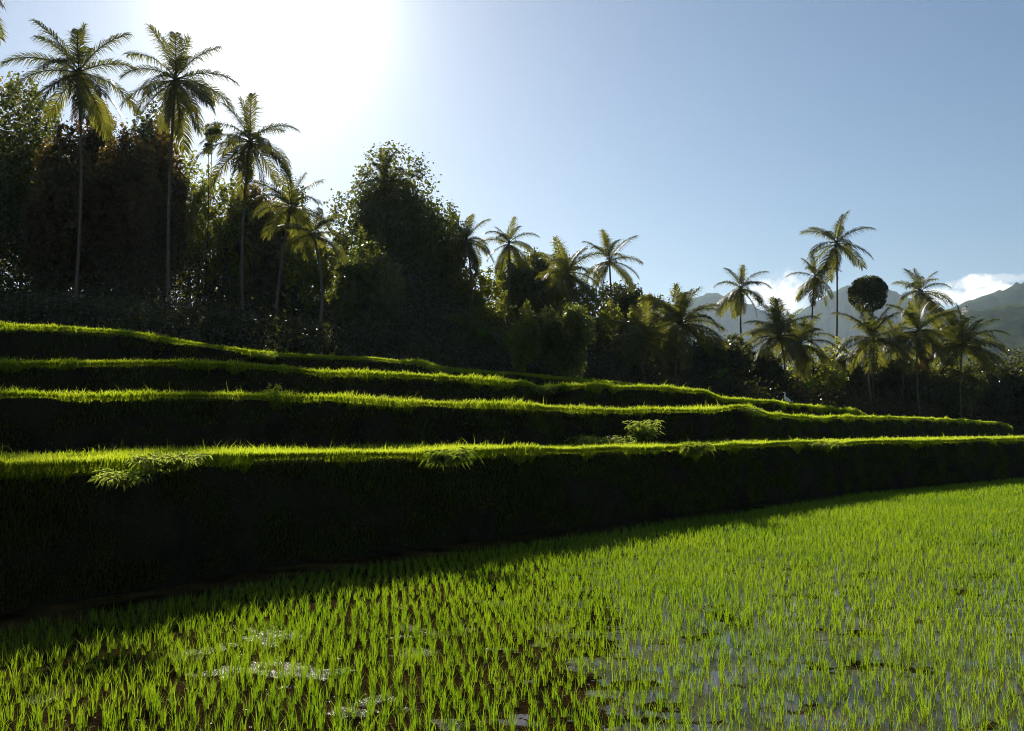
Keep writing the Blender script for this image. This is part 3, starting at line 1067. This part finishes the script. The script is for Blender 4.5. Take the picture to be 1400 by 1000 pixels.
D, MI, LI, FLARE = M['leaf_dark'], M['leaf_mid'], M['leaf_light'], M['leaf_flare']
TREES = [
    # px, top, bottom, half width, depth, label, material, leaf, n
    (-70, 92, 470, 75, 56, 'dense dark tree cut by the frame beyond the tall palm farthest from the sun', FLARE, 0.26, 8000),
    (22, 108, 462, 66, 54, 'rounded dark forest tree whose top stands outside the tall palm farthest from the sun', MI, 0.26, 9000),
    (78, 185, 420, 48, 50, 'lower tree with warm flare painted into its leaves in front of the trunk of the tall palm farthest from the sun', FLARE, 0.25, 6500),
    (118, 142, 300, 32, 57, 'narrow tree top with flare-warmed leaf colour right behind the trunk of the tall palm farthest from the sun', FLARE, 0.22, 5000),
    (150, 190, 440, 46, 51, 'dull olive tree between the trunks of the two tallest palms, lower one', FLARE, 0.26, 6500),
    (180, 148, 420, 44, 58, 'dark peaked tree between the crowns of the two tallest palms', D, 0.25, 7000),
    (212, 178, 440, 34, 55, 'small bushy-topped tree touching the trunk of the tallest palm', FLARE, 0.25, 5500),
    (252, 205, 440, 42, 56, 'green tree just behind the trunk of the tallest palm on the glare side', LI, 0.25, 6500),
    (296, 246, 450, 44, 54, 'yellowish tree between the tallest palm and the palm under the sun', LI, 0.25, 6500),
    (340, 258, 455, 44, 57, 'dark tree behind the trunk of the palm under the sun', FLARE, 0.25, 6500),
    (386, 262, 455, 40, 60, 'dark brownish tree behind the short half-buried palm', D, 0.25, 6500),
    (436, 316, 468, 40, 54, 'loose sun-dappled yellow-green tree next to the big round-topped tree', LI, 0.30, 3600),
    (540, 216, 480, 76, 76, 'big round-topped tree with sky showing through its leaves', MI, 0.30, 15000),
    (598, 300, 490, 40, 78, 'shoulder tree leaning on the big round-topped tree', D, 0.28, 6500),
    (500, 330, 480, 44, 57, 'dark lower tree in front of the big round-topped tree', MI, 0.26, 6500),
    (655, 366, 500, 42, 76, 'dull green tree filling the gap under the notch palms', LI, 0.28, 6000),
    (712, 348, 480, 36, 82, 'tree top showing between the notch palm and the close pair', MI, 0.28, 5500),
    (748, 345, 480, 36, 84, 'bushy crown right behind the broad dark palm', D, 0.28, 5500),
    (800, 392, 500, 46, 78, 'olive tree below the close pair of palms', LI, 0.28, 6000),
    (868, 388, 510, 44, 84, 'dark tree on the mountain side of the close pair of palms', D, 0.28, 6500),
    (900, 405, 520, 36, 78, 'ragged tree leaning into the squat bushy palm', LI, 0.30, 5000),
    (972, 462, 535, 44, 78, 'low tree between the squat bushy palm and the slim solitary palm', D, 0.28, 5500),
    (1034, 482, 550, 40, 84, 'low dark tree at the foot of the slim solitary palm', D, 0.28, 4500),
    (1112, 470, 555, 46, 88, 'low spreading tree under the very tall thin palm', LI, 0.28, 5500),
    (1160, 484, 560, 40, 94, 'dark thicket tree between the very tall thin palm and the round dark tree', D, 0.28, 5000),
    (1226, 490, 563, 42, 96, 'leafy low tree behind the slender-trunked palm', D, 0.28, 5500),
    (1288, 500, 568, 44, 98, 'dull low tree between the stacked palms and the spreading dark palm', MI, 0.28, 5500),
    (1350, 488, 578, 46, 103, 'black hedge tree beside the last spreading palm', D, 0.28, 6500),
    (1408, 484, 585, 48, 104, 'black hedge tree cut off by the edge of the view under the hills', D, 0.28, 6500),
]
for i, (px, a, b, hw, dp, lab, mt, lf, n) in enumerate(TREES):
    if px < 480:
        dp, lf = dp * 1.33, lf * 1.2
    tree('forest_tree', px, a, b, hw * 1.12, dp, lab, mt, i, lf, int(n * (2.4 if mt in (D, FLARE) else 2.0 if mt is MI else 1.3)), shell=0.7, lobes=12, ragged=0.14, width=0.62,
         core=0.5 if mt in (D, FLARE) else 0.25 if mt is MI else 0.05)
tree('round_tree', 1191, 374, 430, 29, 90, 'round dark ball-shaped tree on a thin trunk before the mountain', D, 77, 0.22, 5200, lobes=14, ragged=0.16)
tree('shrub_column', 716, 416, 508, 21, 51, 'narrow sunlit vine-covered shrub, taller and thinner of the two pale ones', LI, 78, 0.16, 5200, cat='shrub', trunk_r=0.06, ragged=0.16)
tree('shrub_column', 772, 420, 516, 40, 52, 'broad dark shrub with pale sunlit edge beside the narrow one', MI, 79, 0.17, 8500, cat='shrub', trunk_r=0.08, ragged=0.16)
# thin far trees glimpsed between the two glare palms
tree('thin_tree', 276, 196, 212, 7, 70, 'thin far tree with a small tuft, between the two glare palms', MI, 80, 0.2, 300, trunk_r=0.07)
tree('thin_tree', 283, 168, 198, 13, 74, 'slightly larger tufted far tree touching the frond of the palm under the sun', MI, 81, 0.22, 700, trunk_r=0.07)

# ------------------------------------------------------------------ undergrowth: the forest that reads as one dark mass
SKY = [(-300, 95), (0, 125), (60, 165), (100, 200), (150, 190), (180, 175), (210, 205), (250, 230), (300, 270), (340, 280), (400, 295), (450, 350), (480, 320), (540, 260),
       (600, 320), (640, 375), (700, 375), (760, 380), (820, 400), (870, 410), (920, 440), (980, 490), (1040, 510), (1100, 505), (1150, 510), (1200, 505), (1260, 508),
       (1330, 502), (1400, 500), (1900, 500)]
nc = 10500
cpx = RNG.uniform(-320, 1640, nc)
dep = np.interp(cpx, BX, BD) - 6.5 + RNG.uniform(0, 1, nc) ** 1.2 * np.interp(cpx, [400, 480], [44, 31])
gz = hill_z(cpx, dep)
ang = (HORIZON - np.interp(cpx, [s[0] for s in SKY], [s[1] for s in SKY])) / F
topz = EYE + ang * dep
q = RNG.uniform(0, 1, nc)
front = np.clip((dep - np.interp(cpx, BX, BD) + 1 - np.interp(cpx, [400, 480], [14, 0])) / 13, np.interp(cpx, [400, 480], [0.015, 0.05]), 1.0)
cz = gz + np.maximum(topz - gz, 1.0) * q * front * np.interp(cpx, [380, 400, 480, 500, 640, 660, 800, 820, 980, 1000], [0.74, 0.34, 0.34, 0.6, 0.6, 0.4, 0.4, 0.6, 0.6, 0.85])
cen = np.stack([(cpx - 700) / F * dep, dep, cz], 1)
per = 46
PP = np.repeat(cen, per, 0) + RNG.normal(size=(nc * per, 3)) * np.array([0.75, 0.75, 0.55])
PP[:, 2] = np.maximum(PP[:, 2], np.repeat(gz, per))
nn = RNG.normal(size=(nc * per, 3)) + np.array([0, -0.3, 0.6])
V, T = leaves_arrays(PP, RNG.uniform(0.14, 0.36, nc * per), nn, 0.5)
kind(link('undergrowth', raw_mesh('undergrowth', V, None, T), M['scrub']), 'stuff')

# ------------------------------------------------------------------ banana plants


def banana(px, py, depth, h, n, label, seed):
    rg = np.random.default_rng(seed)
    gz = float(hill_z(px, depth))
    base = world(px, py, depth)
    root = empty('banana_plant', (base[0], depth, gz - 0.1))
    tag(root, label, 'banana plant', 'banana plants at the forest foot')
    hs = max(0.4, base[2] - gz)
    path = np.stack([np.zeros(5), np.zeros(5), np.linspace(0, hs, 5)], 1)
    link('stem', raw_mesh('stem', *tube(path, np.linspace(0.11, 0.06, 5), 8), True), M['rachis'], root)
    for k in range(n):
        a = k * 2.4 + rg.uniform(0, 0.6)
        L = h * rg.uniform(0.75, 1.1)
        e0 = R(rg.uniform(35, 78))
        dr = R(rg.uniform(50, 110))
        m = 12
        s = np.linspace(0, 1, m)
        an = e0 - dr * s ** 1.5
        x = np.cumsum(np.cos(an)) * L / m
        z = np.cumsum(np.sin(an)) * L / m
        w = 0.16 * L * np.sin(np.pi * np.clip(0.06 + 0.92 * s, 0, 1)) ** 0.6
        C = np.stack([np.cos(a) * x, np.sin(a) * x, hs + z], 1)
        sd = np.array([-math.sin(a), math.cos(a), 0])
        Lf = C + sd * w[:, None] + np.array([0, 0, 0.25]) * w[:, None]
        Rt = C - sd * w[:, None] + np.array([0, 0, 0.25]) * w[:, None]
        V = np.concatenate([Lf, C, Rt])
        Q = [(i, i + 1, m + i + 1, m + i) for i in range(m - 1)] + [(m + i, m + i + 1, 2 * m + i + 1, 2 * m + i) for i in range(m - 1)]
        link('leaf', raw_mesh('leaf', V, Q, None, True), M['banana'], root)


banana(664, 470, 61, 1.7, 8, 'tall banana plant with shiny leaves near the pale bare branches', 1)
banana(688, 478, 62, 1.5, 7, 'shorter banana plant squeezed against the narrow sunlit shrub', 2)
banana(985, 520, 74, 1.6, 7, 'banana plant in the thicket between the squat palm and the slim palm', 4)
banana(1105, 535, 81, 1.6, 7, 'banana plant in the dark thicket behind the white bird', 5)

# ------------------------------------------------------------------ pale bare branches
for (a, b, dp, lab, sd) in [((652, 423), (675, 404), 66, 'thick pale bare branch slanting out of the dark trees', 1),
                            ((630, 441), (670, 421), 66, 'thin pale bare branch slanting just below the thicker one', 2)]:
    rg = np.random.default_rng(sd)
    A, B = world(*a, dp), world(*b, dp + 0.6)
    t = np.linspace(0, 1, 9)[:, None]
    path = A + (B - A) * t + rg.normal(size=(9, 3)) * 0.03
    V, Q, T = tube(path, np.linspace(0.035, 0.06, 9) if sd == 1 else np.linspace(0.02, 0.035, 9), 7)
    tag(link('bare_branch', raw_mesh('bare_branch', V, Q, T, True), M['palm_bark']), lab, 'branch')

# ------------------------------------------------------------------ egret
pe = world(1076, 556, 44.5)
eg = empty('egret', tuple(pe))
tag(eg, 'white egret standing with raised neck at the end of the third terrace', 'bird')
s = 1.0
body_path = np.array([(0.26, 0, 0.20), (0.20, 0, 0.235), (0.12, 0, 0.28), (0.03, 0, 0.335), (-0.05, 0, 0.40), (-0.10, 0, 0.47), (-0.115, 0, 0.535),
                      (-0.10, 0, 0.60), (-0.09, 0, 0.655), (-0.115, 0, 0.695), (-0.16, 0, 0.70), (-0.20, 0, 0.69)])
body_path[:, 0] *= -1
rad = [0.012, 0.045, 0.085, 0.10, 0.08, 0.05, 0.033, 0.027, 0.026, 0.034, 0.028, 0.012]
V, Q, T = tube(body_path, rad, 12)
V[:, 0] *= -1
link('body', raw_mesh('body', V, [q[::-1] for q in Q], [t[::-1] for t in T], True), M['feather'], eg)
V, Q, T = tube(np.array([(-0.19, 0, 0.692), (-0.24, 0, 0.68), (-0.29, 0, 0.665)]), [0.012, 0.008, 0.002], 6)
link('beak', raw_mesh('beak', V, Q, T, True), M['beak'], eg)
for sgn in (-1, 1):
    V, Q, T = tube(np.array([(0.05, 0.035 * sgn, 0.29), (0.06, 0.035 * sgn, 0.16), (0.04, 0.035 * sgn, 0.0), (-0.03, 0.04 * sgn, -0.015)]), [0.014, 0.008, 0.007, 0.004], 6)
    link('leg', raw_mesh('leg', V, Q, T, True), M['leg'], eg)
eg.rotation_euler = (0, 0, R(15))

# ------------------------------------------------------------------ haze
HAZE = True
if HAZE:
    x0, x1, y0, y1, z0, z1 = -3500, 6500, -300, 5900, -4.5, 760
    V = [(x0, y0, z0), (x1, y0, z0), (x1, y1, z0), (x0, y1, z0), (x0, y0, z1), (x1, y0, z1), (x1, y1, z1), (x0, y1, z1)]
    Q = [(3, 2, 1, 0), (4, 5, 6, 7), (0, 1, 5, 4), (1, 2, 6, 5), (2, 3, 7, 6), (3, 0, 4, 7)]
    m, nt, N, L = new_mat('haze_air')
    out = N.new('ShaderNodeOutputMaterial')
    pv = N.new('ShaderNodeVolumePrincipled')
    pv.inputs['Color'].default_value = (0.64, 0.82, 1.0, 1)
    pv.inputs['Density'].default_value = 0.00006
    pv.inputs['Anisotropy'].default_value = 0.42
    L.new(pv.outputs[0], out.inputs['Volume'])
    kind(link('haze', raw_mesh('haze', V, Q), m), 'stuff')

# ------------------------------------------------------------------ sky and sun
w = bpy.data.worlds.new('World')
scene.world = w
w.use_nodes = True
nt = w.node_tree
N, L = nt.nodes, nt.links
for n_ in list(N):
    N.remove(n_)
out = N.new('ShaderNodeOutputWorld')
bg = N.new('ShaderNodeBackground')
sky = N.new('ShaderNodeTexSky')
sky.sky_type = 'NISHITA'
sky.sun_disc = False
sky.sun_elevation = SUN_EL
sky.sun_rotation = SUN_AZ
sky.altitude = 400
sky.air_density = 1.15
sky.dust_density = 0.6
sky.ozone_density = 4.0
bg.inputs['Strength'].default_value = 0.05
L.new(sky.outputs[0], bg.inputs['Color'])
# two small cumulus banks low over the mountains, placed by compass direction
tc = N.new('ShaderNodeTexCoord')
sx = N.new('ShaderNodeSeparateXYZ')
L.new(tc.outputs['Generated'], sx.inputs[0])


def mth(op, a, b=None, c=None):
    n_ = N.new('ShaderNodeMath')
    n_.operation = op
    for i, v in enumerate((a, b, c)):
        if v is None:
            continue
        if isinstance(v, (int, float)):
            n_.inputs[i].default_value = v
        else:
            L.new(v, n_.inputs[i])
    return n_.outputs[0]


az = mth('ARCTAN2', sx.outputs[0], sx.outputs[1])
el = mth('ARCSINE', sx.outputs[2])
nz = N.new('ShaderNodeTexNoise')
nz.inputs['Scale'].default_value = 30
nz.inputs['Detail'].default_value = 7
nz.inputs['Roughness'].default_value = 0.6
L.new(tc.outputs['Generated'], nz.inputs['Vector'])
masks = []
for (px, py, hw, hh, gain) in [(1072, 402, 46, 34, 1.0), (1015, 412, 50, 12, 0.5), (1322, 388, 34, 11, 1.0), (1345, 404, 62, 12, 1.0), (1290, 405, 40, 14, 0.9), (1385, 380, 40, 6, 0.35)]:
    P = world(px, py, 1000)
    P[2] -= EYE
    P /= np.linalg.norm(P)
    a0, e0 = math.atan2(P[0], P[1]), math.asin(P[2])
    da = mth('MULTIPLY', mth('SUBTRACT', az, a0), F / hw)
    de = mth('MULTIPLY', mth('SUBTRACT', el, e0), F / hh)
    d2 = mth('ADD', mth('MULTIPLY', da, da), mth('MULTIPLY', de, de))
    v = mth('SUBTRACT', 1.0, d2)
    v = mth('ADD', v, mth('MULTIPLY', mth('SUBTRACT', nz.outputs['Fac'], 0.5), 4.2))
    mr = N.new('ShaderNodeMapRange')
    mr.interpolation_type = 'SMOOTHSTEP'
    mr.inputs[1].default_value = -0.1
    mr.inputs[2].default_value = 0.9
    mr.inputs[4].default_value = gain
    L.new(v, mr.inputs[0])
    masks.append(mr.outputs[0])
tot = masks[0]
for mm in masks[1:]:
    tot = mth('MAXIMUM', tot, mm)
mixc = N.new('ShaderNodeMixRGB')
L.new(tot, mixc.inputs[0])
L.new(sky.outputs[0], mixc.inputs[1])
mixc.inputs[2].default_value = (15, 14.8, 14.4, 1)
# the bright aureole of thin high haze round the sun
nrmv = N.new('ShaderNodeVectorMath')
nrmv.operation = 'DOT_PRODUCT'
L.new(tc.outputs['Generated'], nrmv.inputs[0])
nrmv.inputs[1].default_value = tuple(SUN_DIR)
theta = mth('ARCCOSINE', mth('MINIMUM', nrmv.outputs['Value'], 0.999999))
g1 = mth('EXPONENT', mth('MULTIPLY', mth('MULTIPLY', theta, theta), -1.0 / (R(4.6) ** 2)))
g2 = mth('EXPONENT', mth('MULTIPLY', theta, -1.0 / R(2.5)))
glow = mth('ADD', mth('MULTIPLY', g1, 8.0), mth('MULTIPLY', g2, 40.0))
gcol = N.new('ShaderNodeVectorMath')
gcol.operation = 'SCALE'
gcol.inputs[0].default_value = (1.0, 0.97, 0.92)
L.new(glow, gcol.inputs['Scale'])
sumc = N.new('ShaderNodeVectorMath')
sumc.operation = 'ADD'
L.new(mixc.outputs[0], sumc.inputs[0])
L.new(gcol.outputs[0], sumc.inputs[1])
L.new(sumc.outputs[0], bg.inputs['Color'])
L.new(bg.outputs[0], out.inputs[0])

sun = bpy.data.lights.new('sun', 'SUN')
sun.energy = 5.0
sun.angle = R(0.5)
sun.color = (1.0, 0.93, 0.80)
so = bpy.data.objects.new('sun', sun)
COL.objects.link(so)
so.rotation_euler = (-SUN_DIR).to_track_quat('-Z', 'Y').to_euler()
so.location = (0, 0, 100)

# ------------------------------------------------------------------ camera, render settings
cam = bpy.data.cameras.new('camera')
cam.sensor_fit = 'HORIZONTAL'
cam.angle = R(60)
cam.clip_end = 20000
cam.clip_start = 0.05
co = bpy.data.objects.new('camera', cam)
COL.objects.link(co)
co.location = (0, 0, EYE)
co.rotation_euler = (R(90) + PITCH, 0, 0)
scene.camera = co

vs = scene.view_settings
vs.view_transform = 'Standard'
vs.look = 'None'
vs.gamma = 1
vs.exposure = 0.7
cy = scene.cycles
cy.max_bounces = 6
cy.diffuse_bounces = 3
cy.glossy_bounces = 2
cy.transmission_bounces = 3
cy.volume_bounces = 0
cy.sample_clamp_indirect = 2
cy.use_denoising = True
cy.denoiser = 'OPENIMAGEDENOISE'
cy.denoising_prefilter = 'NONE'
cy.sample_clamp_direct = 14
cy.filter_width = 1.0
